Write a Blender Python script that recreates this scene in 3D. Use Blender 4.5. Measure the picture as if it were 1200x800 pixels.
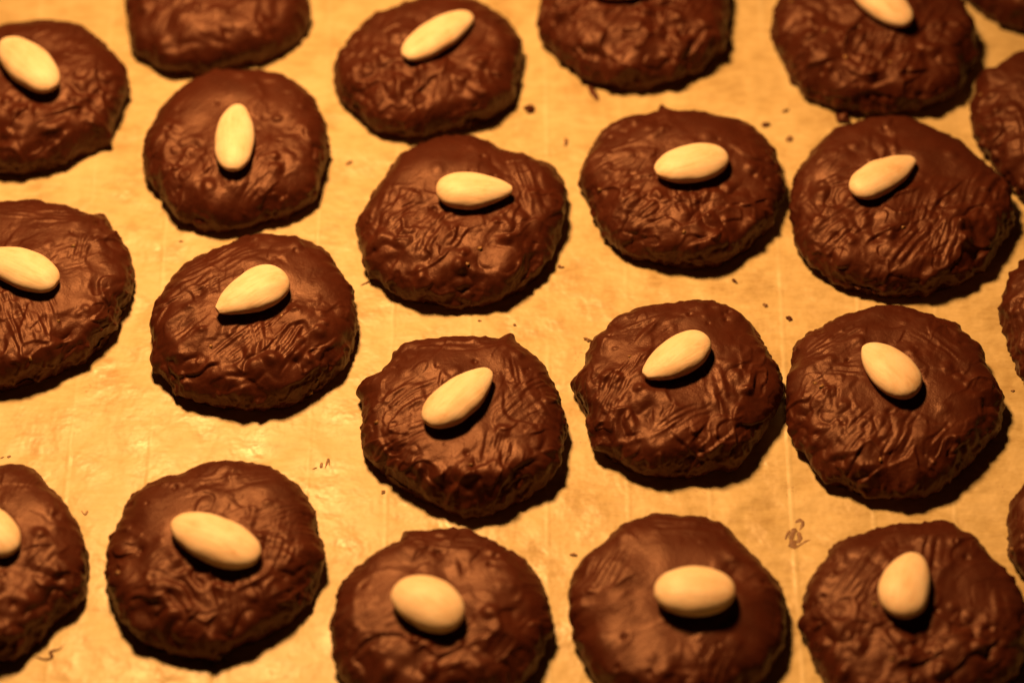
import bpy, math
import numpy as np
from mathutils import Vector

for o in list(bpy.data.objects):
    bpy.data.objects.remove(o)
S = bpy.context.scene
COL = S.collection
MM = 0.001

# ------------------------------------------------------------------ camera
ELEV = math.radians(52.0)
DIST = 1.176
cam_data = bpy.data.cameras.new('camera')
cam = bpy.data.objects.new('camera', cam_data)
COL.objects.link(cam)
cam.location = (0.0, -DIST * math.cos(ELEV), DIST * math.sin(ELEV))
cam.rotation_euler = (math.pi / 2 - ELEV, 0, 0)
cam_data.sensor_width = 36
cam_data.lens = 120
cam_data.clip_start = 0.02
cam_data.clip_end = 50
cam_data.dof.use_dof = True
cam_data.dof.focus_distance = 1.158
cam_data.dof.aperture_fstop = 4.2
cam_data.dof.aperture_blades = 7
S.camera = cam

# ------------------------------------------------------------------ room light
world = bpy.data.worlds.new('World')
S.world = world
world.use_nodes = True
bg = world.node_tree.nodes['Background']
bg.inputs[0].default_value = (1.0, 0.45, 0.16, 1)
bg.inputs[1].default_value = 0.004

# the kitchen lamp: warm, above the back left of the tray
lamp_data = bpy.data.lights.new('kitchen_lamp', 'SPOT')
lamp_data.energy = 37.0
lamp_data.color = (1.0, 0.475, 0.15)
lamp_data.shadow_soft_size = 0.06
lamp_data.spot_size = math.radians(80)
lamp_data.spot_blend = 1.0
lamp = bpy.data.objects.new('kitchen_lamp', lamp_data)
COL.objects.link(lamp)
LAMP = Vector((-0.14, 0.25, 0.60))
lamp.location = LAMP
lamp.rotation_euler = (Vector((-0.03, -0.05, 0)) - LAMP).to_track_quat('-Z', 'Y').to_euler()

S.view_settings.view_transform = 'Standard'
S.view_settings.look = 'None'
S.view_settings.gamma = 1
S.view_settings.use_curve_mapping = False
S.view_settings.exposure = 0.0
S.render.engine = 'CYCLES'
S.render.filter_size = 1.2


# ------------------------------------------------------------------ noise
_rng = np.random.default_rng(77)
_perm = np.concatenate([_rng.permutation(256)] * 3).astype(np.int32)
_g = _rng.normal(size=(256, 3))
_g = (_g / np.linalg.norm(_g, axis=1)[:, None]).astype(np.float32)


def noise(x, y, z=0.0):
    """gradient noise, about -0.7..0.7"""
    x = np.asarray(x, np.float32); y = np.asarray(y, np.float32)
    z = np.zeros_like(x) + np.float32(z) if np.isscalar(z) else np.asarray(z, np.float32)
    xi = np.floor(x).astype(np.int32); yi = np.floor(y).astype(np.int32); zi = np.floor(z).astype(np.int32)
    fx = x - xi; fy = y - yi; fz = z - zi
    xi &= 255; yi &= 255; zi &= 255
    u = fx * fx * fx * (fx * (fx * 6 - 15) + 10)
    v = fy * fy * fy * (fy * (fy * 6 - 15) + 10)
    w = fz * fz * fz * (fz * (fz * 6 - 15) + 10)
    out = 0.0
    for dx in (0, 1):
        wx = u if dx else 1 - u
        px = _perm[xi + dx]
        for dy in (0, 1):
            wy = v if dy else 1 - v
            py = _perm[px + yi + dy]
            for dz in (0, 1):
                wz = w if dz else 1 - w
                g = _g[_perm[py + zi + dz]]
                out = out + wx * wy * wz * (g[:, 0] * (fx - dx) + g[:, 1] * (fy - dy) + g[:, 2] * (fz - dz))
    return out


def sstep(a, b, x):
    t = np.clip((x - a) / (b - a), 0, 1)
    return t * t * (3 - 2 * t)


# ------------------------------------------------------------------ materials
def new_mat(name):
    m = bpy.data.materials.new(name)
    m.use_nodes = True
    nt = m.node_tree
    return m, nt, nt.nodes['Principled BSDF'], nt.nodes, nt.links


def add(nodes, kind, **kw):
    n = nodes.new(kind)
    for k, v in kw.items():
        if k.startswith('in_'):
            n.inputs[k[3:].replace('_', ' ')].default_value = v
        else:
            setattr(n, k, v)
    return n


def noise_tex(nodes, links, vec, scale, detail=4, rough=0.55, dist=0.0):
    n = nodes.new('ShaderNodeTexNoise')
    n.inputs['Scale'].default_value = scale
    n.inputs['Detail'].default_value = detail
    n.inputs['Roughness'].default_value = rough
    n.inputs['Distortion'].default_value = dist
    if vec is not None:
        links.new(vec, n.inputs['Vector'])
    return n.outputs['Fac']


def ramp(nodes, links, fac, stops):
    r = nodes.new('ShaderNodeValToRGB')
    el = r.color_ramp.elements
    while len(el) < len(stops):
        el.new(0.5)
    for e, (p, c) in zip(el, stops):
        e.position = p
        e.color = (*c, 1)
    links.new(fac, r.inputs['Fac'])
    return r.outputs['Color']


def chocolate_material():
    m, nt, p, N, L = new_mat('dark_chocolate')
    tc = N.new('ShaderNodeTexCoord')
    oi = N.new('ShaderNodeObjectInfo')
    vadd = add(N, 'ShaderNodeVectorMath', operation='ADD')
    L.new(tc.outputs['Object'], vadd.inputs[0])
    L.new(oi.outputs['Random'], vadd.inputs[1])
    v = vadd.outputs[0]
    col = ramp(N, L, noise_tex(N, L, v, 90, 5, 0.6), [(0.3, (0.048, 0.0096, 0.0042)), (0.7, (0.066, 0.0134, 0.0057))])
    L.new(col, p.inputs['Base Color'])
    rg = ramp(N, L, noise_tex(N, L, v, 140, 3, 0.6), [(0.3, (0.40,) * 3), (0.7, (0.53,) * 3)])
    L.new(rg, p.inputs['Roughness'])
    p.inputs['IOR'].default_value = 1.42
    p.inputs['Specular IOR Level'].default_value = 0.68
    p.inputs['Specular Tint'].default_value = (1.0, 0.62, 0.46, 1)
    b1 = add(N, 'ShaderNodeBump', in_Strength=0.22, in_Distance=0.0007)
    L.new(noise_tex(N, L, v, 650, 4, 0.55, 0.4), b1.inputs['Height'])
    b2 = add(N, 'ShaderNodeBump', in_Strength=0.25, in_Distance=0.0003)
    L.new(noise_tex(N, L, v, 2200, 2, 0.5), b2.inputs['Height'])
    L.new(b1.outputs[0], b2.inputs['Normal'])
    L.new(b2.outputs[0], p.inputs['Normal'])
    return m


def almond_material():
    m, nt, p, N, L = new_mat('blanched_almond')
    tc = N.new('ShaderNodeTexCoord')
    oi = N.new('ShaderNodeObjectInfo')
    vadd = add(N, 'ShaderNodeVectorMath', operation='ADD')
    L.new(tc.outputs['Object'], vadd.inputs[0])
    L.new(oi.outputs['Random'], vadd.inputs[1])
    mp = add(N, 'ShaderNodeMapping')
    mp.inputs['Scale'].default_value = (0.16, 1, 1)
    L.new(vadd.outputs[0], mp.inputs['Vector'])
    fibre = noise_tex(N, L, mp.outputs[0], 520, 4, 0.6, 0.6)
    blot = noise_tex(N, L, vadd.outputs[0], 130, 4, 0.6)
    mx = add(N, 'ShaderNodeMix', data_type='FLOAT')
    mx.inputs[0].default_value = 0.5
    L.new(fibre, mx.inputs[2]); L.new(blot, mx.inputs[3])
    col = ramp(N, L, mx.outputs[0], [(0.30, (0.66, 0.44, 0.24)), (0.42, (0.82, 0.635, 0.43)), (0.55, (0.88, 0.735, 0.54)), (0.7, (0.90, 0.79, 0.63))])
    L.new(col, p.inputs['Base Color'])
    p.inputs['Roughness'].default_value = 0.46
    p.inputs['Specular IOR Level'].default_value = 0.34
    p.inputs['Subsurface Weight'].default_value = 0.12
    p.inputs['Subsurface Radius'].default_value = (0.0022, 0.0015, 0.0008)
    p.inputs['Subsurface Scale'].default_value = 1.0
    b = add(N, 'ShaderNodeBump', in_Strength=0.55, in_Distance=0.0006)
    L.new(mx.outputs[0], b.inputs['Height'])
    L.new(b.outputs[0], p.inputs['Normal'])
    return m


def paper_material():
    m, nt, p, N, L = new_mat('unbleached_baking_paper')
    tc = N.new('ShaderNodeTexCoord')
    v = tc.outputs['Object']
    mp = add(N, 'ShaderNodeMapping')
    mp.inputs['Scale'].default_value = (0.35, 1, 1)
    L.new(v, mp.inputs['Vector'])
    cloud = noise_tex(N, L, v, 55, 6, 0.62, 0.0)
    fibre = noise_tex(N, L, mp.outputs[0], 420, 5, 0.65, 0.0)
    mx = add(N, 'ShaderNodeMix', data_type='FLOAT')
    mx.inputs[0].default_value = 0.40
    L.new(cloud, mx.inputs[2]); L.new(fibre, mx.inputs[3])
    col = ramp(N, L, mx.outputs[0], [(0.35, (0.43, 0.325, 0.15)), (0.5, (0.57, 0.465, 0.24)), (0.65, (0.675, 0.565, 0.32))])
    # faint pale fold lines running away from the viewer, about 27 mm apart
    sep = N.new('ShaderNodeSeparateXYZ')
    L.new(v, sep.inputs[0])
    wob = add(N, 'ShaderNodeMath', operation='MULTIPLY_ADD')
    L.new(noise_tex(N, L, v, 6, 1), wob.inputs[0]); wob.inputs[1].default_value = 0.004
    L.new(sep.outputs['X'], wob.inputs[2])
    fr = add(N, 'ShaderNodeMath', operation='MULTIPLY_ADD'); fr.inputs[1].default_value = 1 / 0.0269; fr.inputs[2].default_value = 0.46
    L.new(wob.outputs[0], fr.inputs[0])
    pp = add(N, 'ShaderNodeMath', operation='PINGPONG'); pp.inputs[1].default_value = 0.5
    L.new(fr.outputs[0], pp.inputs[0])
    line = add(N, 'ShaderNodeMapRange', interpolation_type='SMOOTHSTEP')
    line.inputs[1].default_value = 0.0; line.inputs[2].default_value = 0.05
    line.inputs[3].default_value = 1.0; line.inputs[4].default_value = 0.0
    L.new(pp.outputs[0], line.inputs[0])
    brk = add(N, 'ShaderNodeMath', operation='MULTIPLY')
    L.new(line.outputs[0], brk.inputs[0])
    L.new(ramp(N, L, noise_tex(N, L, v, 14, 3), [(0.38, (0, 0, 0)), (0.62, (1, 1, 1))]), brk.inputs[1])
    cm = add(N, 'ShaderNodeMix', data_type='RGBA')
    mul = add(N, 'ShaderNodeMath', operation='MULTIPLY'); mul.inputs[1].default_value = 0.42
    L.new(brk.outputs[0], mul.inputs[0])
    L.new(mul.outputs[0], cm.inputs[0]); L.new(col, cm.inputs[6]); cm.inputs[7].default_value = (0.70, 0.64, 0.41, 1)
    # tiny grease and cocoa flecks
    fl = noise_tex(N, L, v, 900, 2, 0.5)
    fl2 = noise_tex(N, L, v, 60, 2, 0.5)
    fm = add(N, 'ShaderNodeMath', operation='MULTIPLY'); L.new(fl, fm.inputs[0]); L.new(fl2, fm.inputs[1])
    fk = ramp(N, L, fm.outputs[0], [(0.425, (0, 0, 0)), (0.50, (0.5, 0.5, 0.5))])
    cm2 = add(N, 'ShaderNodeMix', data_type='RGBA')
    L.new(fk, cm2.inputs[0]); L.new(cm.outputs[2], cm2.inputs[6]); cm2.inputs[7].default_value = (0.33, 0.2, 0.1, 1)
    L.new(cm2.outputs[2], p.inputs['Base Color'])
    rg = ramp(N, L, cloud, [(0.35, (0.33,) * 3), (0.65, (0.55,) * 3)])
    L.new(rg, p.inputs['Roughness'])
    p.inputs['Specular IOR Level'].default_value = 0.42
    b0 = add(N, 'ShaderNodeBump', in_Strength=0.25, in_Distance=0.0006)
    L.new(brk.outputs[0], b0.inputs['Height'])
    b1 = add(N, 'ShaderNodeBump', in_Strength=0.7, in_Distance=0.0024)
    L.new(noise_tex(N, L, v, 75, 3, 0.45, 0.0), b1.inputs['Height'])
    L.new(b0.outputs[0], b1.inputs['Normal'])
    b2 = add(N, 'ShaderNodeBump', in_Strength=0.25, in_Distance=0.0002)
    L.new(fibre, b2.inputs['Height'])
    L.new(b1.outputs[0], b2.inputs['Normal'])
    L.new(b2.outputs[0], p.inputs['Normal'])
    return m


def nut_material():
    m, nt, p, N, L = new_mat('chopped_nut')
    tc = N.new('ShaderNodeTexCoord')
    col = ramp(N, L, noise_tex(N, L, tc.outputs['Object'], 900, 3), [(0.3, (0.16, 0.08, 0.03)), (0.7, (0.36, 0.20, 0.08))])
    L.new(col, p.inputs['Base Color'])
    p.inputs['Roughness'].default_value = 0.45
    return m


def smear_material():
    m, nt, p, N, L = new_mat('thin_chocolate_film')
    tc = N.new('ShaderNodeTexCoord')
    col = ramp(N, L, noise_tex(N, L, tc.outputs['Object'], 700, 3), [(0.3, (0.13, 0.058, 0.024)), (0.7, (0.29, 0.165, 0.075))])
    L.new(col, p.inputs['Base Color'])
    p.inputs['Roughness'].default_value = 0.5
    return m


M_FILM = smear_material()
M_CHOC = chocolate_material()
M_ALM = almond_material()
M_PAPER = paper_material()
M_NUT = nut_material()


# ------------------------------------------------------------------ helpers
def link(name, mesh, mat, parent=None):
    o = bpy.data.objects.new(name, mesh)
    COL.objects.link(o)
    if mat and not mesh.materials:
        mesh.materials.append(mat)
    if parent:
        o.parent = parent
    return o


def tag(o, label=None, cat=None, group=None, kind=None):
    for k, v in (('label', label), ('category', cat), ('group', group), ('kind', kind)):
        if v:
            o[k] = v
    return o


def mesh_quads(name, verts, quads, extra=()):
    """verts (n,3) in mm, quads (m,4); extra: list of index lists (caps)"""
    me = bpy.data.meshes.new(name)
    verts = np.asarray(verts, np.float32) * MM
    quads = np.asarray(quads, np.int32)
    nq = len(quads)
    ex = [np.asarray(e, np.int32) for e in extra]
    loops = np.concatenate([quads.ravel()] + ex)
    starts = list(range(0, nq * 4, 4)); p = nq * 4
    for e in ex:
        starts.append(p); p += len(e)
    me.vertices.add(len(verts)); me.vertices.foreach_set('co', verts.ravel())
    me.loops.add(len(loops)); me.loops.foreach_set('vertex_index', loops)
    me.polygons.add(len(starts)); me.polygons.foreach_set('loop_start', np.asarray(starts, np.int32))
    me.update(calc_edges=True)
    me.validate()
    me.polygons.foreach_set('use_smooth', np.ones(len(me.polygons), bool))
    me.update()
    return me


def grid_faces(nu, nv, wrap_u=False):
    i = np.arange(nu if wrap_u else nu - 1)[:, None]; j = np.arange(nv - 1)[None, :]
    a = (i * nv + j); b = (((i + 1) % nu) * nv + j)
    return np.stack([a, b, b + 1, a + 1], -1).reshape(-1, 4)


# ------------------------------------------------------------------ baking paper
def paper_z(x, y):
    """height of the slightly rumpled paper (mm)"""
    x = np.atleast_1d(np.asarray(x, float)); y = np.atleast_1d(np.asarray(y, float))
    z = 0.8 * noise(x / 60, y / 38, 0.3) + 0.55 * noise(x / 21, y / 26, 4.3) + 0.26 * noise(x / 9, y / 9, 9.1)
    fold = 1 - np.abs(noise(x / 45 + 0.4 * noise(x / 30, y / 30, 2), y / 75, 6.5)) * 2.2
    z += 0.5 * np.clip(fold, 0, 1) ** 6
    return np.clip(z, -1.1, 0.25) - 0.25


def build_paper():
    nx, ny = 261, 221
    gx = np.linspace(-330, 330, nx); gy = np.linspace(-270, 330, ny)
    X, Y = np.meshgrid(gx, gy, indexing='ij')
    x = X.ravel(); y = Y.ravel()
    z = paper_z(x, y)
    me = mesh_quads('baking_paper', np.stack([x, y, z], 1), grid_faces(nx, ny))
    o = link('baking_paper', me, M_PAPER)
    tag(o, 'sheet of golden brown baking paper under all the cookies', kind='structure')
    return o


build_paper()

# ------------------------------------------------------------------ cookies
# c: centre (mm), r: 72 outline radii from -180 deg counter-clockwise (0.1 mm)
# a: almond (dx, dy, direction towards its tip in deg, length, width)
COOKIES = {
    1: dict(c=[-173.0,109.8],a=[-0.9,-0.2,130.0,31.2,16.0],
        r=[338,336,335,333,332,335,338,342,345,348,352,356,359,360,359,359,354,349,349,349,348,341,334,328,326,325,324,327,329,328,322,317,315,317,319,321,329,337,341,340,339,337,334,331,330,329,329,336,345,353,355,357,353,348,345,344,343,342,344,346,350,353,357,359,359,358,357,355,351,347,343,340]),
    2: dict(c=[-109.6,159.8],a=[4.2,-1.7,-38.3,25.5,15.0],
        r=[348,348,351,354,360,368,376,384,393,402,400,397,396,397,397,391,386,375,363,351,343,343,342,346,363,369,368,367,367,366,364,361,357,354,351,348,346,346,346,345,346,347,348,349,350,353,356,359,363,366,369,372,375,378,381,382,383,384,385,385,384,383,382,381,376,372,367,363,359,356,354,351]),
    3: dict(c=[-98.6,84.0],a=[0.7,-7.5,89.8,31.1,14.1],
        r=[333,336,336,335,335,335,337,341,345,349,358,367,374,374,373,367,360,354,351,349,347,347,346,349,355,360,364,364,359,355,350,344,340,339,337,336,336,336,337,338,339,340,342,348,353,357,359,362,362,362,361,359,356,354,353,352,352,355,358,355,351,346,340,336,335,334,331,328,324,325,327,329]),
    4: dict(c=[-30.2,124.6],a=[3.3,1.5,45.2,33.3,14.2],
        r=[333,338,342,345,348,351,351,351,351,351,352,351,350,349,346,342,335,323,310,306,304,301,303,313,323,329,331,333,335,337,339,342,343,341,340,339,337,341,344,348,350,351,352,352,351,349,347,345,343,341,339,338,336,332,327,322,317,312,310,310,309,308,309,310,312,313,314,316,319,322,325,329]),
    5: dict(c=[-18.0,51.1],a=[4.8,0.5,1.0,26.5,14.5],
        r=[359,364,367,370,374,380,385,388,391,393,394,391,389,387,383,379,374,373,372,371,373,374,375,376,376,377,373,369,365,361,359,358,356,355,356,358,360,363,369,375,381,387,393,391,374,361,351,341,339,345,351,357,362,365,369,370,369,368,366,363,360,356,353,347,338,330,327,330,334,338,345,352]),
    6: dict(c=[45.7,153.2],a=[-2.6,-0.8,-158.1,28.6,15.3],
        r=[350,351,354,357,361,366,370,375,377,379,381,383,385,387,384,381,379,377,376,375,372,369,369,370,371,374,376,376,373,371,369,367,360,351,342,345,348,351,355,360,365,370,375,377,379,382,384,385,386,386,386,386,385,384,384,383,382,381,380,378,377,376,373,369,366,362,359,357,354,352,350,349]),
    7: dict(c=[60.6,66.2],a=[2.5,-2.0,-161.7,27.0,15.7],
        r=[350,345,340,341,343,345,346,348,351,353,356,355,355,354,354,354,354,355,360,364,364,363,361,358,356,354,352,350,349,348,347,348,349,350,352,353,354,356,356,357,357,358,359,360,361,362,358,354,344,335,332,330,329,327,327,331,361,345,345,351,357,365,366,363,361,361,361,360,359,358,358,355]),
    8: dict(c=[133.0,141.1],a=[1.7,1.9,126.5,31.9,14.6],
        r=[376,375,371,367,365,371,378,385,389,393,396,396,394,392,389,385,381,377,374,372,378,383,387,389,391,396,401,406,404,403,401,397,393,390,383,375,368,365,363,361,361,361,362,363,367,370,374,377,381,384,388,390,387,385,382,380,377,375,372,369,367,365,364,363,362,361,361,361,365,368,372,374]),
    9: dict(c=[136.7,57.3],a=[-6.3,1.9,37.3,28.4,14.0],
        r=[389,391,394,396,399,405,410,415,416,416,416,416,413,411,408,404,399,395,391,388,386,384,386,388,391,391,390,388,387,388,389,391,391,391,391,391,390,389,385,381,377,372,367,362,365,368,371,373,374,376,378,382,386,389,391,392,394,397,399,398,397,396,395,390,386,381,381,382,384,385,386,387]),
    10: dict(c=[201.9,95.5],a=[-2.4,-3.7,159.8,24.2,15.3],
        r=[361,361,360,356,351,345,349,356,363,369,371,373,374,372,370,367,364,360,356,354,352,350,348,345,343,340,338,337,337,338,338,338,339,342,347,352,357,361,366,370,374,378,382,382,381,380,380,378,377,375,373,371,367,364,361,358,357,357,357,357,357,357,356,355,366,390,382,370,365,364,363,362]),
    11: dict(c=[203.3,176.5],a=[-4.4,-9.7,-16.0,22.2,14.7],
        r=[359,363,367,371,374,373,373,367,362,358,359,360,362,364,364,360,356,352,349,346,343,340,337,337,336,335,334,335,335,336,337,338,338,342,346,350,354,358,362,365,369,373,376,380,378,377,375,374,371,367,363,359,355,351,349,346,343,341,338,336,335,336,337,337,338,339,340,343,346,349,352,355]),
    12: dict(c=[-167.9,17.2],a=[-0.8,-1.5,153.2,29.8,15.2],
        r=[363,362,364,365,367,369,371,378,386,393,400,404,407,410,411,410,409,406,398,383,368,357,349,340,337,337,337,340,346,349,347,346,347,348,349,354,358,362,367,374,382,389,389,389,390,392,398,404,388,380,381,383,384,385,393,404,413,421,427,429,431,427,421,416,409,401,393,385,379,375,371,367]),
    13: dict(c=[-88.8,5.8],a=[0.1,-1.1,-145.8,27.5,16.4],
        r=[351,353,355,356,358,362,370,379,386,391,396,392,386,381,376,374,371,368,368,369,369,370,370,371,371,371,371,370,369,368,367,365,362,360,357,354,351,348,345,344,343,342,345,347,350,354,359,363,367,371,374,373,371,367,362,358,353,348,342,337,334,332,329,327,325,325,325,326,330,339,348,350]),
    14: dict(c=[-16.5,-38.6],a=[-1.3,-0.5,46.5,30.0,15.1],
        r=[343,345,345,344,342,340,334,329,327,328,329,329,330,332,334,336,340,344,348,350,351,351,352,352,353,355,358,361,364,366,364,358,352,349,351,352,351,346,341,340,340,340,341,345,349,354,359,364,366,374,350,350,349,349,350,350,351,354,359,365,367,368,364,355,349,344,359,374,374,351,343,342]),
    15: dict(c=[55.6,-23.5],a=[-0.5,1.8,-142.3,26.7,15.0],
        r=[347,340,332,325,331,341,351,356,361,366,368,370,372,372,371,370,367,364,360,353,346,348,350,354,359,365,361,351,348,346,343,342,344,346,348,350,352,353,355,355,355,354,357,361,365,369,373,376,379,375,371,368,366,364,359,354,349,344,339,334,330,327,325,322,324,325,326,324,322,321,333,345]),
    16: dict(c=[129.2,-29.2],a=[-2.8,1.6,124.8,25.4,16.5],
        r=[367,367,366,367,368,370,374,380,387,392,394,397,396,396,395,393,391,388,385,381,373,366,359,353,347,341,340,340,339,339,343,348,352,356,359,363,367,363,359,356,354,359,365,369,373,376,379,381,379,377,378,379,381,383,386,387,386,385,382,379,377,375,374,382,390,388,383,377,374,371,369,368]),
    17: dict(c=[204.2,4.7],a=[-1.9,-4.9,16.0,23.2,16.0],
        r=[357,355,353,357,360,364,374,384,390,394,394,395,394,388,382,376,370,365,359,353,348,346,344,342,340,339,338,338,337,337,338,341,344,348,351,354,359,364,369,374,378,382,385,388,390,388,387,385,383,380,376,373,369,369,370,372,373,375,376,377,377,378,378,377,373,370,368,365,363,361,360,359]),
    18: dict(c=[-172.7,-95.2],a=[3.0,3.4,134.5,26.5,15.5],
        r=[353,352,352,352,351,352,354,356,358,360,363,366,370,373,375,377,378,379,379,378,377,377,377,364,350,344,339,333,333,335,337,342,348,350,350,351,352,351,346,340,335,330,325,322,326,330,334,341,354,366,383,390,383,371,369,369,369,369,370,372,374,376,377,375,373,371,369,366,363,360,356,353]),
    19: dict(c=[-97.0,-92.2],a=[1.3,-4.3,153.7,31.7,16.9],
        r=[353,354,357,362,367,371,375,379,388,398,402,396,389,387,386,383,378,372,364,355,347,339,335,335,335,339,343,348,350,352,354,353,351,350,351,351,352,352,352,351,353,358,363,368,373,378,380,378,376,376,376,377,375,374,368,356,346,340,334,328,337,347,358,363,367,368,359,350,343,346,349,351]),
    20: dict(c=[-23.3,-118.2],a=[-3.5,-4.2,148.6,24.8,17.8],
        r=[355,358,359,360,361,363,365,367,368,367,366,366,363,359,356,353,349,346,343,341,341,341,341,341,341,340,341,341,342,343,344,346,347,350,353,357,357,355,356,360,365,369,365,362,355,348,343,343,343,343,347,350,347,342,340,341,342,350,358,328,329,329,330,331,336,341,345,350,351,350,349,352]),
    21: dict(c=[53.6,-114.0],a=[4.6,-3.6,-1.6,25.8,17.8],
        r=[345,342,341,343,345,348,357,366,374,377,380,381,380,380,377,373,369,365,362,360,357,355,355,355,355,358,361,364,365,362,359,357,356,356,354,350,347,349,350,349,340,332,330,330,330,334,340,346,363,369,365,362,360,357,360,365,370,367,362,357,353,348,344,343,343,344,349,356,359,356,353,349]),
    22: dict(c=[129.8,-116.5],a=[-3.4,2.5,75.8,24.6,16.4],
        r=[345,365,362,359,364,370,376,381,387,391,394,395,390,385,380,374,369,363,360,359,358,357,356,357,357,358,359,361,363,364,365,366,366,367,367,368,364,360,358,357,356,355,352,349,351,354,356,359,363,370,376,370,359,355,358,362,360,358,355,354,358,362,366,368,362,356,355,357,358,360,355,348]),
    23: dict(c=[197.8,-86.5],a=[-1.9,-5.0,9.1,20.1,17.4],
        r=[353,350,347,345,346,348,350,352,354,357,354,351,348,345,339,333,327,321,317,315,314,312,310,311,312,313,314,316,319,323,326,330,334,338,342,346,351,355,357,357,358,358,358,356,353,350,348,344,340,336,332,328,327,327,327,327,327,328,332,336,341,345,348,350,352,355,358,359,358,357,356,355]),
}
# brush marks: x, y (in radii), direction, length, width (radii), spacing mm, depth mm, curve
STROKES = {
    3: [(-.4, .5, 50, .8, .5, 2.4, .14, 0), (.2, -.55, 70, .5, .4, 2.2, .3, 0)],
    4: [(-.3, -.1, 40, .6, .4, 2.0, .3, .3), (.5, .1, 60, .7, .3, 2.0, .25, 0)],
    5: [(.62, .25, -76, .95, .34, 1.7, .42, 0), (.33, -.2, -72, .5, .3, 1.8, .5, 0), (-.35, -.4, 62, .6, .4, 2.0, .6, .3), (-.6, -.1, 45, .5, .3, 1.8, .4, 0)],
    6: [(.6, -.1, 70, .8, .35, 1.9, .4, 0), (-.3, -.3, 60, .7, .5, 2.2, .4, 0)],
    7: [(.05, -.35, -78, .6, .5, 2.4, .55, 0), (-.45, -.15, 62, .6, .45, 1.8, .4, 0), (-.3, -.6, 25, .6, .25, 1.8, .45, 0)],
    8: [(.1, -.5, 62, .6, .7, 2.2, .6, 0), (.6, -.1, 60, .8, .4, 2.2, .45, 0), (.5, .3, -60, .7, .3, 1.8, .4, 0)],
    9: [(.68, -.1, 66, .9, .34, 2.3, .6, .2), (-.5, -.4, 38, .7, .4, 2.1, .6, 0), (.1, -.6, 52, .8, .4, 2.3, .6, 0), (-.45, .1, 12, .6, .25, 2.2, .45, .4), (.3, -.2, 70, .6, .3, 2.2, .4, 0)],
    12: [(.0, -.5, -68, .7, .8, 2.1, .6, 0), (.15, .72, 2, 1.1, .3, 1.6, .35, -.3), (.4, .2, 30, .6, .4, 2.0, .4, .3)],
    13: [(-.42, .38, 33, 1.1, .6, 1.8, .42, 0), (-.05, -.38, 44, .9, .42, 1.7, .55, 0), (.38, -.5, 62, .45, .34, 1.7, .6, 0), (-.55, -.3, 35, .5, .3, 1.6, .3, 0)],
    14: [(.62, .02, -58, 1.1, .36, 2.0, .5, -.4), (-.5, .12, 32, .6, .36, 2.1, .5, .3), (-.6, -.35, 22, .7, .36, 1.7, .5, 0), (.0, .74, 2, 1.0, .2, 1.8, .4, -.3), (.3, -.55, 75, .5, .4, 2.4, .5, 0)],
    15: [(-.52, -.2, 62, .8, .34, 1.5, .5, .2), (.0, -.62, 32, .8, .3, 1.8, .5, 0), (-.2, .55, 20, .7, .3, 1.8, .4, .3), (.45, -.25, -80, .5, .4, 2.6, .4, 0), (-.75, -.35, 60, .5, .2, 1.5, .6, 0)],
    16: [(-.55, .5, 32, .7, .3, 1.9, .4, 0), (-.45, -.55, 46, .6, .36, 2.1, .7, 0), (-.05, -.55, 60, .7, .36, 2.3, .6, 0), (-.4, .1, -12, .7, .16, 2.2, .35, .2), (.4, .45, -40, .6, .3, 2.4, .35, .3)],
    19: [(.2, .62, 12, .9, .26, 2.0, .35, -.3), (.62, -.05, 80, .7, .36, 1.7, .4, 0), (.15, -.5, -82, .7, .5, 2.0, .4, 0), (-.3, -.2, 30, .6, .4, 2.4, .4, .4)],
    20: [(.0, .7, -8, 1.0, .26, 1.8, .35, -.3), (-.4, -.1, 25, .6, .4, 1.8, .3, 0), (.2, -.5, 20, .7, .4, 2.2, .45, .3)],
    21: [(-.62, .25, 62, .6, .3, 1.6, .35, 0), (.1, .75, 0, .9, .2, 2.0, .3, -.2)],
    22: [(-.45, .25, 52, .8, .5, 2.0, .42, 0), (.0, .7, 25, .7, .3, 1.8, .4, 0), (.6, -.1, 85, .6, .4, 2.0, .35, 0), (-.2, -.3, 20, .7, .4, 2.2, .45, 0)],
}
SMOOTH = {   # x, y, radius of wiped-flat patches
    3: [(-.3, .4, .6), (0, -.1, .4)], 4: [(.3, .6, .4)], 5: [(-.3, .45, .5), (.12, -.2, .25)], 7: [(.35, .55, .45)],
    8: [(-.2, .5, .4)], 9: [(.4, .5, .5)], 13: [(.55, .3, .42), (-.3, -.2, .28)], 14: [(-.12, -.38, .36), (0, .5, .32)],
    15: [(.38, .42, .48), (.1, -.3, .25)], 16: [(.4, -.2, .36), (-.2, -.2, .25)], 19: [(-.5, .3, .4)],
    20: [(-.45, .0, .4), (.5, .2, .3)], 21: [(0, .5, .6), (-.3, -.4, .5), (.5, -.3, .5)], 22: [(.6, .2, .4), (-.3, 0, .3)],
}
SPURS = {7: [(99, 3.4, 3.5)], 14: [(66, 2.0, 4), (159, .9, 4)], 15: [(176, 1.0, 5)], 20: [(108, 2.2, 4)], 22: [(-177, 1.3, 3.5)], 12: [(56, 1.6, 5)], 13: [(-152, 1.6, 6)]}   # little peaks on the rim: direction, mm, spread
ROUGHNESS = {1: 1.0, 2: .7, 3: .8, 4: .9, 6: 1.2, 8: 1.25, 10: 1.5, 12: 1.25, 17: 1.4, 21: .6, 23: 1.3, 22: 1.1, 9: 1.1}


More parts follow.
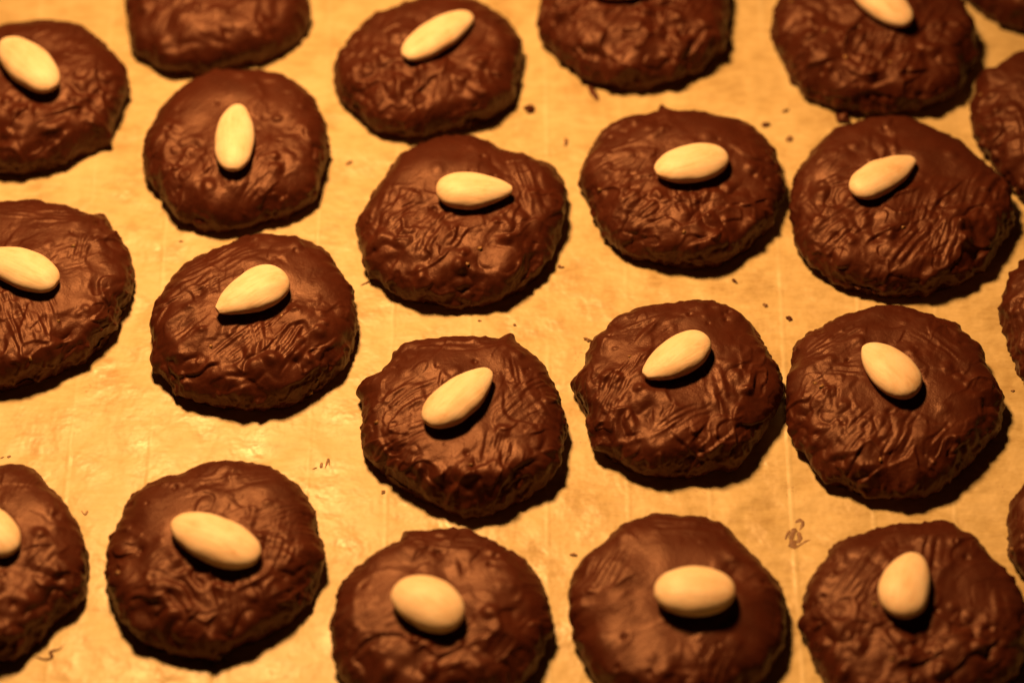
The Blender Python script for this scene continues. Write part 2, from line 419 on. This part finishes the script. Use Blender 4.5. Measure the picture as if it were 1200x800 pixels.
def profile_table(h, z0, R, a=3.1, b=0.40, foot=0.96):
    q = np.concatenate([np.sin(np.linspace(0, np.pi / 2, 700)) ** 1.0])
    z = z0 + (h - z0) * (1 - q ** a) ** b
    q2 = np.linspace(1, foot, 60)[1:]; t = (1 - q2) / (1 - foot)
    z2 = z0 * (1 - t ** 1.6)
    q = np.r_[q, q2]; z = np.r_[z, z2]
    s = np.r_[0, np.cumsum(np.hypot(np.diff(q) * R, np.diff(z)))]
    s /= s[-1]
    nr = -np.gradient(z, s); nz = np.gradient(q * R, s)
    # outward normal is (dz/ds turned): for a curve going outwards and down
    nr, nz = -np.gradient(z, s), np.gradient(q * R, s)
    l = np.hypot(nr, nz); nr /= l; nz /= l
    return s, q, z, nr, nz


def cookie_surface(k, n):
    rec = COOKIES[k]
    rng = np.random.default_rng(1000 + k)
    rough = ROUGHNESS.get(k, 1.0)
    Rt = np.array(rec['r'], float) / 10
    Rm = Rt.mean()
    h = 17.3 + rng.uniform(-.8, 1.0)
    s, q, zt, nr, nz = profile_table(h, 3.6, Rm, a=3.9 + rng.uniform(-.3, .5))
    g = np.linspace(-1, 1, n)
    o_ = rng.uniform(0, 90, 2)
    U, V = np.meshgrid(g, g, indexing='ij')
    u = U.ravel(); v = V.ravel()
    big = np.abs(u) >= np.abs(v)
    rho = np.where(big, np.abs(u), np.abs(v))
    with np.errstate(divide='ignore', invalid='ignore'):
        th = np.where(big, np.where(u >= 0, 0, np.pi) + (np.pi / 4) * np.nan_to_num(v / np.where(u == 0, 1, u)),
                      np.where(v >= 0, np.pi / 2, -np.pi / 2) - (np.pi / 4) * np.nan_to_num(u / np.where(v == 0, 1, v)))
    th = (th + np.pi) % (2 * np.pi) - np.pi
    qq = np.interp(rho, s, q); zz = np.interp(rho, s, zt)
    nnr = np.interp(rho, s, nr); nnz = np.interp(rho, s, nz)
    ang = np.r_[np.arange(72) / 72 * 2 * np.pi - np.pi, np.pi]
    Rth = np.interp(th, ang, np.r_[Rt, Rt[0]])
    spur = 0 * th
    for sa_, sm_, sw_ in SPURS.get(k, []):
        dth = (th - math.radians(sa_) + np.pi) % (2 * np.pi) - np.pi
        spur = spur + sm_ * np.exp(-(dth / math.radians(sw_)) ** 2)
    Rth = Rth + .6 * noise(np.cos(th) * 4.5 + o_[0], np.sin(th) * 4.5 + o_[1], zz / 9) + 1.1 * np.clip(noise(np.cos(th) * 11 + o_[1], np.sin(th) * 11 + o_[0], zz / 5), -.25, 1)
    r = qq * (Rm * (1 - qq ** 2) + Rth * qq ** 2) + spur * qq ** 14 * np.exp(-((zz - 6.0) / 3.0) ** 2)
    x = r * np.cos(th); y = r * np.sin(th)
    nx = nnr * np.cos(th); ny = nnr * np.sin(th)
    o = rng.uniform(0, 200, 3)
    X, Y, Z = x + o[0], y + o[1], zz + o[2]
    xr, yr = x / Rm, y / Rm

    top = sstep(0.25, 0.8, nnz)
    sm = np.zeros_like(x)
    pat = SMOOTH.get(k) or [(rng.uniform(-.6, .6), rng.uniform(-.3, .7), rng.uniform(.3, .55)) for _ in range(3)]
    wob = 0.25 * noise(X / 9, Y / 9, o[2])
    for cx, cy, cr in pat:
        d = np.hypot(xr - cx, yr - cy) / cr + wob
        sm = np.maximum(sm, 1 - sstep(0.55, 1.15, d))
    rough_mask = 1 - 0.93 * sm
    # the coat was wiped away from the viewer: the near half is left lumpier
    front = sstep(.35, -.45, yr + .35 * noise(X / 14, Y / 14, 7.7))
    rough_mask = rough_mask * (.45 + .75 * front)

    # broad lumps of the dough
    D = 2.0 * noise(X / 24, Y / 24, Z / 24)
    D += 2.4 * noise(X / 11, Y / 11, Z / 11) * (0.45 + 0.55 * rough_mask)
    # thick folds of chocolate: billows with sharp creases between them
    wx = X + 2.2 * noise(X / 7, Y / 7, Z / 7 + 5); wy = Y + 2.2 * noise(X / 7 + 9, Y / 7, Z / 7)
    b1 = np.abs(noise(wx / 6.5, wy / 6.5, Z / 6.5 + 3))
    b2 = np.abs(noise(wx / 3.4 + 7, wy / 3.4, Z / 3.4))
    patchy = sstep(-.15, .3, noise(X / 15 + 3, Y / 15, Z / 15))
    D += rough * rough_mask * (3.1 * (b1 - .15) * (0.12 + .88 * patchy) + 0.3 * (b2 - .15) * patchy) * (.6 + .4 * top)
    # overlapping layers: little ledges where the brush laid one coat over another
    fa = rng.uniform(.2, 1.4)
    lx = wx * math.cos(fa) + wy * math.sin(fa); ly = -wx * math.sin(fa) + wy * math.cos(fa)
    for sc, am, sd in ((15.0, 1.1, 1.3), (8.0, .9, 8.8), (4.5, .48, 4.1)):
        w2 = noise(lx / (sc * 1.9) + sd * 3, ly / sc + sd, Z / sc + sd)
        keep = sstep(-.1, .25, noise(X / 13 + sd, Y / 13, sd * 2))
        D += rough * am * keep * (.12 + .88 * rough_mask) * (.6 + .4 * top) * (sstep(-.025, .025, w2 - .03) * (1.0 - 1.3 * np.clip(w2, 0, .6)) - .35)
    # nut chunks under the coating
    nb = int(38 * rough)
    bx = rng.uniform(-1.02, 1.02, nb); by = rng.uniform(-1.02, 0.95, nb) - .25 * rng.random(nb)
    for cx, cy in zip(bx, by):
        rr = math.hypot(cx, cy)
        if rr > 1.0 or (rr < 0.35 and rng.random() < .7):
            continue
        br = rng.uniform(1.0, 2.9); hh = br * rng.uniform(.28, .58)
        d2 = ((x - cx * Rm) ** 2 + (y - cy * Rm) ** 2 * rng.uniform(.7, 1.5)) / br ** 2
        near = d2 < 4
        D[near] += hh * np.exp(-d2[near] ** 1.5 * 1.3) * (0.3 + 0.7 * rough_mask[near])
    # pin holes and dents
    for _ in range(int(14 * rough)):
        cx, cy = rng.uniform(-.85, .85, 2); pr = rng.uniform(.5, 1.2)
        d2 = ((x - cx * Rm) ** 2 + (y - cy * Rm) ** 2) / pr ** 2
        near = d2 < 5
        D[near] -= pr * rng.uniform(.5, .9) * np.exp(-d2[near])
    # dragged brush marks
    strokes = list(STROKES.get(k, []))
    for _ in range(5 if not strokes else 2):
        a = rng.uniform(0, 2 * np.pi); rr = rng.uniform(.3, .75)
        strokes.append((rr * math.cos(a), rr * math.sin(a), rng.uniform(20, 110), rng.uniform(.5, .8), rng.uniform(.25, .45),
                        rng.uniform(1.7, 2.4), rng.uniform(.25, .45), rng.uniform(-.3, .3)))
    for i, (cx, cy, an, ln, wd, lam, amp, cu) in enumerate(strokes):
        ca, sa = math.cos(math.radians(an)), math.sin(math.radians(an))
        dx = x - cx * Rm; dy = y - cy * Rm
        sl = dx * ca + dy * sa
        tt = -dx * sa + dy * ca + cu * sl ** 2 / Rm
        tt = tt + 0.7 * noise(X / 6, Y / 6, i * 3.7)
        e = np.hypot(sl / (ln * Rm * .5), tt / (wd * Rm * .5)) + 0.35 * noise(X / 4, Y / 4, i * 5.1)
        m = (1 - sstep(.65, 1.1, e)) * (0.25 + 0.75 * top) * (1 - .8 * sm * (i >= len(STROKES.get(k, []))))
        if m.max() <= 0:
            continue
        rid = np.abs(noise(tt / (lam * 1.25) + i * 17.3, sl / (lam * 9) + o[0], o[1])) * 2.0 - .45
        rid += 0.22 * (np.abs(noise(tt / lam * 2.1 + i * 11, sl / (lam * 12), o[2])) * 2 - .45)
        D = D * (1 - 0.35 * m) + m * amp * 1.55 * rid
    # raised lip where the wiped patches end, like dragged chocolate
    D += 0.35 * np.exp(-((sm - .45) / .22) ** 2) * (sm > .02) * (0.5 + noise(X / 5, Y / 5, 1.7))
    # small grit, stronger round the sides
    side = 1 - top
    D += (0.05 * rough_mask + 0.16 * side * rough) * noise(X / 1.7, Y / 1.7, Z / 1.7) * 1.5
    D += side * rough * .95 * np.clip(noise(X / 2.6, Y / 2.6, Z / 2.6) - .1, 0, 1) * 2
    D += side * 0.5 * noise(np.cos(th) * 9 + o[0], np.sin(th) * 9 + o[1], 0.2)
    fade = sstep(0.0, 1.2, zz)       # keep the underside on the paper
    x = x + nx * D * (0.35 + .65 * fade); y = y + ny * D * (0.35 + .65 * fade)
    z = zz + nnz * D * fade
    z = np.maximum(z, 0) - 0.3
    return x, y, z, Rm


def cap_loop(n):
    i = np.arange(n)
    a = i * n                       # j = 0 edge
    b = (n - 1) * n + i             # i = n-1 edge
    c = i[::-1] * n + n - 1
    d = i[::-1]
    return np.concatenate([a[:-1], b[:-1], c[:-1], d[:-1]])


def almond_mesh(L, W, T, taper, rng):
    nu, nv = 36, 44
    t = np.linspace(0, 1, nv)
    c = (1 - np.cos(t * np.pi)) / 2           # 0 blunt end .. 1 tip
    # almond outline: full blunt end, narrowing to the tip
    prof = np.clip(c + .006, 0, 1) ** .47 * np.clip(1.0 + .03 * taper - c, 0, 1) ** (.45 + .24 * taper) * (1 - .22 * taper * c)
    prof[0] = prof[-1] = 0
    prof /= prof.max()
    a = np.arange(nu) / nu * 2 * np.pi
    A, P = np.meshgrid(a, prof, indexing='ij'); _, Cc = np.meshgrid(a, c, indexing='ij')
    ex = 0.94
    ca = np.sign(np.cos(A)) * np.abs(np.cos(A)) ** ex; sa = np.sign(np.sin(A)) * np.abs(np.sin(A)) ** ex
    off = rng.uniform(0, 90)
    x = (Cc - .5) * L
    y = P * W / 2 * ca
    z = P * T / 2 * sa
    y += (rng.uniform(-.05, .05) * W) * (np.sin(np.pi * Cc))    # slight bend
    xx, yy, zz = x.ravel(), y.ravel(), z.ravel()
    d = 0.55 * noise(xx / 7 + off, yy / 4.5, zz / 4.5) + 0.17 * noise(xx / 8 + off, np.cos(A.ravel()) * 3.5, np.sin(A.ravel()) * 3.5) + .1 * noise(xx / 2.5, yy / 2.5 + off, zz / 2.5)
    sc = 1 + d / (W * .5)
    yy = yy * sc; zz = zz * sc
    # pinched notch at the tip
    pin = np.exp(-((Cc.ravel() - 1) / .07) ** 2)
    yy *= 1 - .12 * pin * np.sin(A.ravel() * 3 + off)
    me = mesh_quads('almond', np.stack([xx, yy, zz], 1), grid_faces(nu, nv, True)[:, ::-1])
    return me


def nut_mesh(rng, size):
    nu, nv = 8, 6
    t = np.linspace(0.02, np.pi - .02, nv)
    a = np.arange(nu) / nu * 2 * np.pi
    A, Tt = np.meshgrid(a, t, indexing='ij')
    rr = size * (1 + .45 * rng.uniform(-1, 1, A.shape))
    rr[:, 0] = rr[0, 0]; rr[:, -1] = rr[0, -1]
    x = rr * np.sin(Tt) * np.cos(A); y = .8 * rr * np.sin(Tt) * np.sin(A); z = .7 * rr * np.cos(Tt)
    return mesh_quads('nut_piece', np.stack([x.ravel(), y.ravel(), z.ravel()], 1), grid_faces(nu, nv, True)[:, ::-1])


LABELS = {
    1: 'dark chocolate cookie cut by the left edge in the top corner, almond slanting down right',
    2: 'cookie at the top edge cut off before its almond, left of the long almond cookie',
    3: 'smooth topped chocolate cookie whose almond stands nearly upright, upper left',
    4: 'chocolate cookie in the top row with a long narrow almond slanting up right',
    5: 'chocolate cookie with a level almond pointing right and fine vertical brush marks beside it',
    6: 'cookie at the top edge, almond out of sight, right of the long almond cookie',
    7: 'chocolate cookie with a small pointed peak on its far rim and gently tilted almond',
    8: 'large knobbly chocolate cookie at the top right, its almond cut by the top edge',
    9: 'large cookie with curved ridges on its right flank, touching the knobbly one behind',
    10: 'rough grainy cookie cut by the right edge with no almond in view, upper right',
    11: 'small sliver of a chocolate cookie in the far top right corner',
    12: 'bumpy chocolate cookie cut by the left edge in the middle, almond pointing out left',
    13: 'chocolate cookie with diagonal brush streaks at left and a smooth right shoulder',
    14: 'sharp chocolate cookie in the centre with swirled ridges and almond slanting steeply up right',
    15: 'chocolate cookie right of centre with a small spur on its left rim',
    16: 'chocolate cookie at right with a plump almond slanting down right in sharp focus',
    17: 'sliver of a rough cookie at the middle of the right edge',
    18: 'cookie cut by the left edge at the bottom, only the end of its almond showing',
    19: 'chocolate cookie at lower left with a big almond slanting down right',
    20: 'bottom row cookie with a wide short almond, left of the smoothest cookie',
    21: 'smoothest chocolate cookie in the bottom row with a level egg shaped almond',
    22: 'crinkled cookie in the bottom right corner with an upright egg shaped almond',
    23: 'narrow sliver of a cookie low on the right edge, above the bottom right cookie',
}
NUTS = {12: [(16.1, 11.7, 0.9), (13.7, -20.0, 0.7), (4.8, -34.7, 0.8)], 13: [(-13.3, -20.0, 0.8), (10.2, -7.8, 0.8), (21.2, -30.6, 1.0), (22.8, -27.7, 0.8)], 14: [(-28.5, -5.9, 0.9), (2.7, -25.2, 0.8)], 16: [(-27.6, 0.1, 0.9), (-25.2, -2.1, 1.1), (-7.3, -31.1, 1.0)], 8: [(-12.2, -22.8, 1.2), (4.0, -24.9, 1.0), (-30.0, 6.2, 1.2), (-19.3, -10.9, 1.0)], 19: [(-30.2, -12.0, 1.0), (4.2, -39.1, 0.9)], 22: [(-14.2, -2.2, 1.1), (-9.6, -21.9, 0.9)], 23: [(-34.7, -5.3, 1.1)], 5: [(6.8, -21.8, 1.0), (2.7, -28.3, 0.8)], 7: [(-29.4, -7.7, 0.9), (-0.6, -29.2, 0.9)], 15: [(-16.1, 4.2, 0.8)], 9: [(-0.8, -18.8, 0.9)], 10: [(-24.7, -31.1, 1.0), (-32.7, 9.5, 0.9)]}
TAPER = {1: .2, 3: .45, 4: .25, 5: .9, 6: .3, 7: .3, 8: .2, 9: .75, 12: .6, 13: 1.0, 14: .6, 15: .55, 16: .5, 18: .4, 19: .2, 20: .15, 21: .05, 22: .55}


def build_cookie(k):
    rec = COOKIES[k]
    rng = np.random.default_rng(500 + k)
    n = 130 if k in (2, 10, 11, 17, 23) else 205
    x, y, z, Rm = cookie_surface(k, n)
    root = bpy.data.objects.new('chocolate_cookie', None)
    root.empty_display_size = 0.01
    COL.objects.link(root)
    rim = np.arange(24) * np.pi / 12
    seat = float(paper_z(rec['c'][0] + 33 * np.cos(rim), rec['c'][1] + 33 * np.sin(rim)).mean())
    root.location = (rec['c'][0] * MM, rec['c'][1] * MM, seat * MM)
    tag(root, LABELS[k], 'cookie', 'chocolate cookies on the baking paper')
    ax, ay, aang, aL, aW = rec['a']
    aT = aW * rng.uniform(.52, .60)
    ca, sa = math.cos(math.radians(aang)), math.sin(math.radians(aang))
    dx, dy = x - ax, y - ay
    lx = dx * ca + dy * sa; ly = -dx * sa + dy * ca
    # the almond has settled on a shallow, even seat
    e = np.hypot(lx / (aL * .5), ly / (aW * .5))
    inner = (e < .8) & (z > 6)
    A = np.stack([lx[inner], ly[inner], np.ones(inner.sum())], 1)
    ca_, cb_, cc_ = np.linalg.lstsq(A, z[inner], rcond=None)[0]
    plane = ca_ * lx + cb_ * ly + cc_
    w = 1 - sstep(.75, 1.35, e)
    z = np.where(z > 6, z + (plane - .3 - z) * w * .75, z)
    me = mesh_quads('chocolate_coating', np.stack([x, y, z], 1), grid_faces(n, n), [cap_loop(n)[::-1]])
    link('chocolate_coating', me, M_CHOC, root)
    am = link('almond', almond_mesh(aL, aW, aT, TAPER.get(k, .4), rng), M_ALM, root)
    am.location = (ax * MM, ay * MM, (cc_ + aT * .5 - .9) * MM)
    am.rotation_mode = 'XYZ'
    am.rotation_euler = (math.atan(cb_) * .8 + rng.uniform(-.06, .06), -math.atan(ca_) * .8 + rng.uniform(-.04, .04), math.radians(aang))
    for nx_, ny_, ns in NUTS.get(k, []):
        i = int(np.argmin((x - nx_) ** 2 + (y - ny_) ** 2 - 0.05 * z))
        nt = link('nut_piece', nut_mesh(rng, ns), M_NUT, root)
        nt.location = (x[i] * MM, y[i] * MM, (z[i] - ns * .15) * MM)
        nt.rotation_euler = (rng.uniform(0, 3), rng.uniform(0, 3), rng.uniform(0, 3))
    return root


for key in COOKIES:
    build_cookie(key)


# ------------------------------------------------------------------ crumbs and smears on the paper
def crumb_mesh(size, seed, flat=.4):
    rng = np.random.default_rng(seed)
    nu, nv = 18, 12
    t = np.linspace(0.02, np.pi - .02, nv)
    a = np.arange(nu) / nu * 2 * np.pi
    A, Tt = np.meshgrid(a, t, indexing='ij')
    ux = (np.sin(Tt) * np.cos(A)).ravel(); uy = (np.sin(Tt) * np.sin(A)).ravel(); uz = np.cos(Tt).ravel()
    o = rng.uniform(0, 80)
    rr = size * .5 * (1 + 1.3 * noise(ux * 1.3 + o, uy * 1.3, uz * 1.3) + .5 * noise(ux * 3 + o, uy * 3, uz * 3))
    sx = 1.0 if seed == 40 else rng.choice([.7, .85, 1.2, 1.5])
    z = np.maximum(rr * uz * flat, -size * .2)
    return mesh_quads('chocolate_crumb', np.stack([ux * rr * sx, uy * rr / sx, z + size * .2], 1), grid_faces(nu, nv, True)[:, ::-1])


def strand_mesh(pts, w, hgt=.35, at=(0, 0)):
    """a thin dribble of chocolate lying on the paper"""
    pts = np.array(pts, float)
    m = 10 * (len(pts) - 1) + 1
    tt = np.linspace(0, len(pts) - 1, m)
    i = np.clip(tt.astype(int), 0, len(pts) - 2); f = (tt - i)[:, None]
    p0 = pts[np.clip(i - 1, 0, None)]; p1 = pts[i]; p2 = pts[i + 1]; p3 = pts[np.clip(i + 2, None, len(pts) - 1)]
    c = .5 * (2 * p1 + (p2 - p0) * f + (2 * p0 - 5 * p1 + 4 * p2 - p3) * f ** 2 + (3 * p1 - p0 - 3 * p2 + p3) * f ** 3)
    d = np.gradient(c, axis=0); d /= np.linalg.norm(d, axis=1)[:, None] + 1e-9
    nrm = np.stack([-d[:, 1], d[:, 0]], 1)
    u = np.linspace(0, 1, m)
    ww = w * .5 * (np.clip(4 * u, .15, 1) * np.clip(4 * (1 - u), .15, 1)) * (1 + .5 * noise(u * 11, u * 0 + pts[0, 0], .5))
    ground = paper_z(c[:, 0] + at[0], c[:, 1] + at[1])
    a = np.arange(8) / 8 * 2 * np.pi
    V = np.zeros((8, m, 3))
    for j, aa in enumerate(a):
        V[j, :, :2] = c + nrm * (ww * math.cos(aa))[:, None]
        V[j, :, 2] = ground - .03 + hgt * (ww / (w * .5)) * (math.sin(aa) + .6)
    return mesh_quads('chocolate_strand', V.reshape(-1, 3), grid_faces(8, m, True))


for i, (cx, cy, sz, lab) in enumerate([
    (6.5, 106.8, 3.5, 'round dark crumb in the gap right of the long almond cookie'),
    (19.4, 91.1, 2.0, 'pale brown crumb beyond the round dark crumb, nearer the peaked cookie'),
    (91.9, 99.3, 2.2, 'brown crumb right beside the far rim of the peaked cookie'),
    (100.2, 92.7, 2.2, 'crumb between the peaked cookie and the large ridged one, lower of the cluster'),
    (99.6, 106.3, 1.5, 'faint crumb just under the left side of the knobbly cookie'),
    (119.9, 103.0, 5.0, 'largest chocolate lump wedged where the knobbly cookie meets the ridged one'),
    (77.8, 26.5, 1.5, 'small flake just below the near rim of the peaked cookie'),
    (88.0, 15.8, 1.5, 'dark speck left of two, above the spur cookie'),
    (96.1, 10.1, 1.8, 'dark speck right of two, beside the fold in the paper'),
    (25.9, 0.7, 1.8, 'isolated black crumb at the upper left of the spur cookie'),
    (-42.9, -63.5, 1.2, 'brown flake touching the lower left of the centre cookie'),
    (20.2, -88.9, 1.5, 'small flake left of the smoothest cookie'),
    (-116.7, 44.7, 1.0, 'tiny speck between the smooth topped cookie and the streaked cookie'),
    (170.6, -21.4, 1.0, 'tiny speck near the right edge under the middle sliver cookie'),
    (16.5, 33.4, 1.2, 'speck at the right flank of the level almond cookie'),
    (-11.2, 9.0, 1.0, 'speck below the near rim of the level almond cookie'),
    (-93.9, -130.7, 2.0, 'drip of chocolate under the near rim of the lower left cookie'),
    (-58.5, 81.3, 1.5, 'faint smudge of chocolate between the smooth topped and level almond cookies'),
    (0.9, 7.1, 1.0, 'faint speck above the top right rim of the centre cookie')]):
    o = link('chocolate_crumb', crumb_mesh(sz, 40 + i), M_FILM if sz < 3 and (i % 2 or i > 9) else M_CHOC)
    o.location = (cx * MM, cy * MM, (float(paper_z(cx, cy)[0]) - .1) * MM)
    o.rotation_euler = (0, 0, i * 1.7)
    tag(o, lab, 'crumb', 'chocolate crumbs on the baking paper')
for name, pts, w, hg, lab in [
    ('chocolate_strand', [(-154.2, -127.8), (-152.4, -128.7), (-150.7, -129.4), (-148.8, -129.4), (-147.8, -128.4), (-148.5, -126.8), (-147.5, -126.1), (-145.6, -125.5), (-143.9, -122.9)], 0.9, 0.3, 'thin curled chocolate thread below the cookie at the bottom left edge'),
    ('chocolate_smear', [[(90.0, -82.8), (91.0, -80.1), (92.2, -78.4)], [(91.7, -83.5), (92.7, -80.1), (93.9, -77.3)], [(93.4, -76.0), (95.2, -74.6), (96.3, -76.0), (94.7, -79.4)], [(91.9, -84.9), (92.9, -85.9), (95.0, -84.5), (97.0, -83.1), (99.0, -82.5)], [(94.4, -78.7), (95.1, -82.1), (93.6, -84.2)], [(92.4, -86.2), (92.8, -82.1)]], 1.5, 0.07, 'blotchy chocolate smear between the two bottom right cookies'),
    ('chocolate_strand', [(27.8, 120.6), (29.3, 116.0), (31.7, 110.9)], 2.2, 0.4, 'short streak of chocolate under the almondless cookie at the top'),
    ('chocolate_smear', [[(-66.9, -54.0), (-65.2, -53.3)], [(-64.0, -53.7), (-63.8, -51.2)], [(-62.6, -54.0), (-61.6, -49.8), (-61.2, -53.0)]], 0.8, 0.15, 'small scribbled smear above the lower left cookie'),
    ('chocolate_smear', [[(-142.9, -71.1), (-141.4, -73.2)], [(-141.4, -73.2), (-140.7, -71.1)]], 0.6, 0.15, 'tiny check shaped smear left of the lower left cookie'),
    ('chocolate_strand', [(-53.0, 24.6), (-50.4, 26.1), (-48.0, 27.6)], 0.7, 0.25, 'fine hair of chocolate at the lower left of the level almond cookie'),
    ('chocolate_strand', [(16.4, 32.6), (18.5, 33.0)], 0.7, 0.25, 'fine hair of chocolate at the lower right of the level almond cookie'),
    ('chocolate_smear', [[(-171.8, -49.8), (-170.4, -49.1)], [(-169.5, -49.4), (-168.2, -48.7)]], 0.7, 0.15, 'broken smear at the left edge above the cut off cookie')]:
    if isinstance(pts[0][0], tuple):
        root = bpy.data.objects.new(name, None)
        COL.objects.link(root)
        c0 = pts[0][0]
        root.location = (c0[0] * MM, c0[1] * MM, 0)
        for q, pl in enumerate(pts):
            link('dab', strand_mesh([(a - c0[0], b - c0[1]) for a, b in pl], w * (.6, 1.3, .8, .5, 1.1, 1.9)[q % 6], hg, c0), M_FILM, root)
        tag(root, lab, 'smear')
    else:
        c0 = pts[0]
        o = link(name, strand_mesh([(a - c0[0], b - c0[1]) for a, b in pts], w, hg, c0), M_CHOC)
        o.location = (c0[0] * MM, c0[1] * MM, 0)
        tag(o, lab, 'smear')
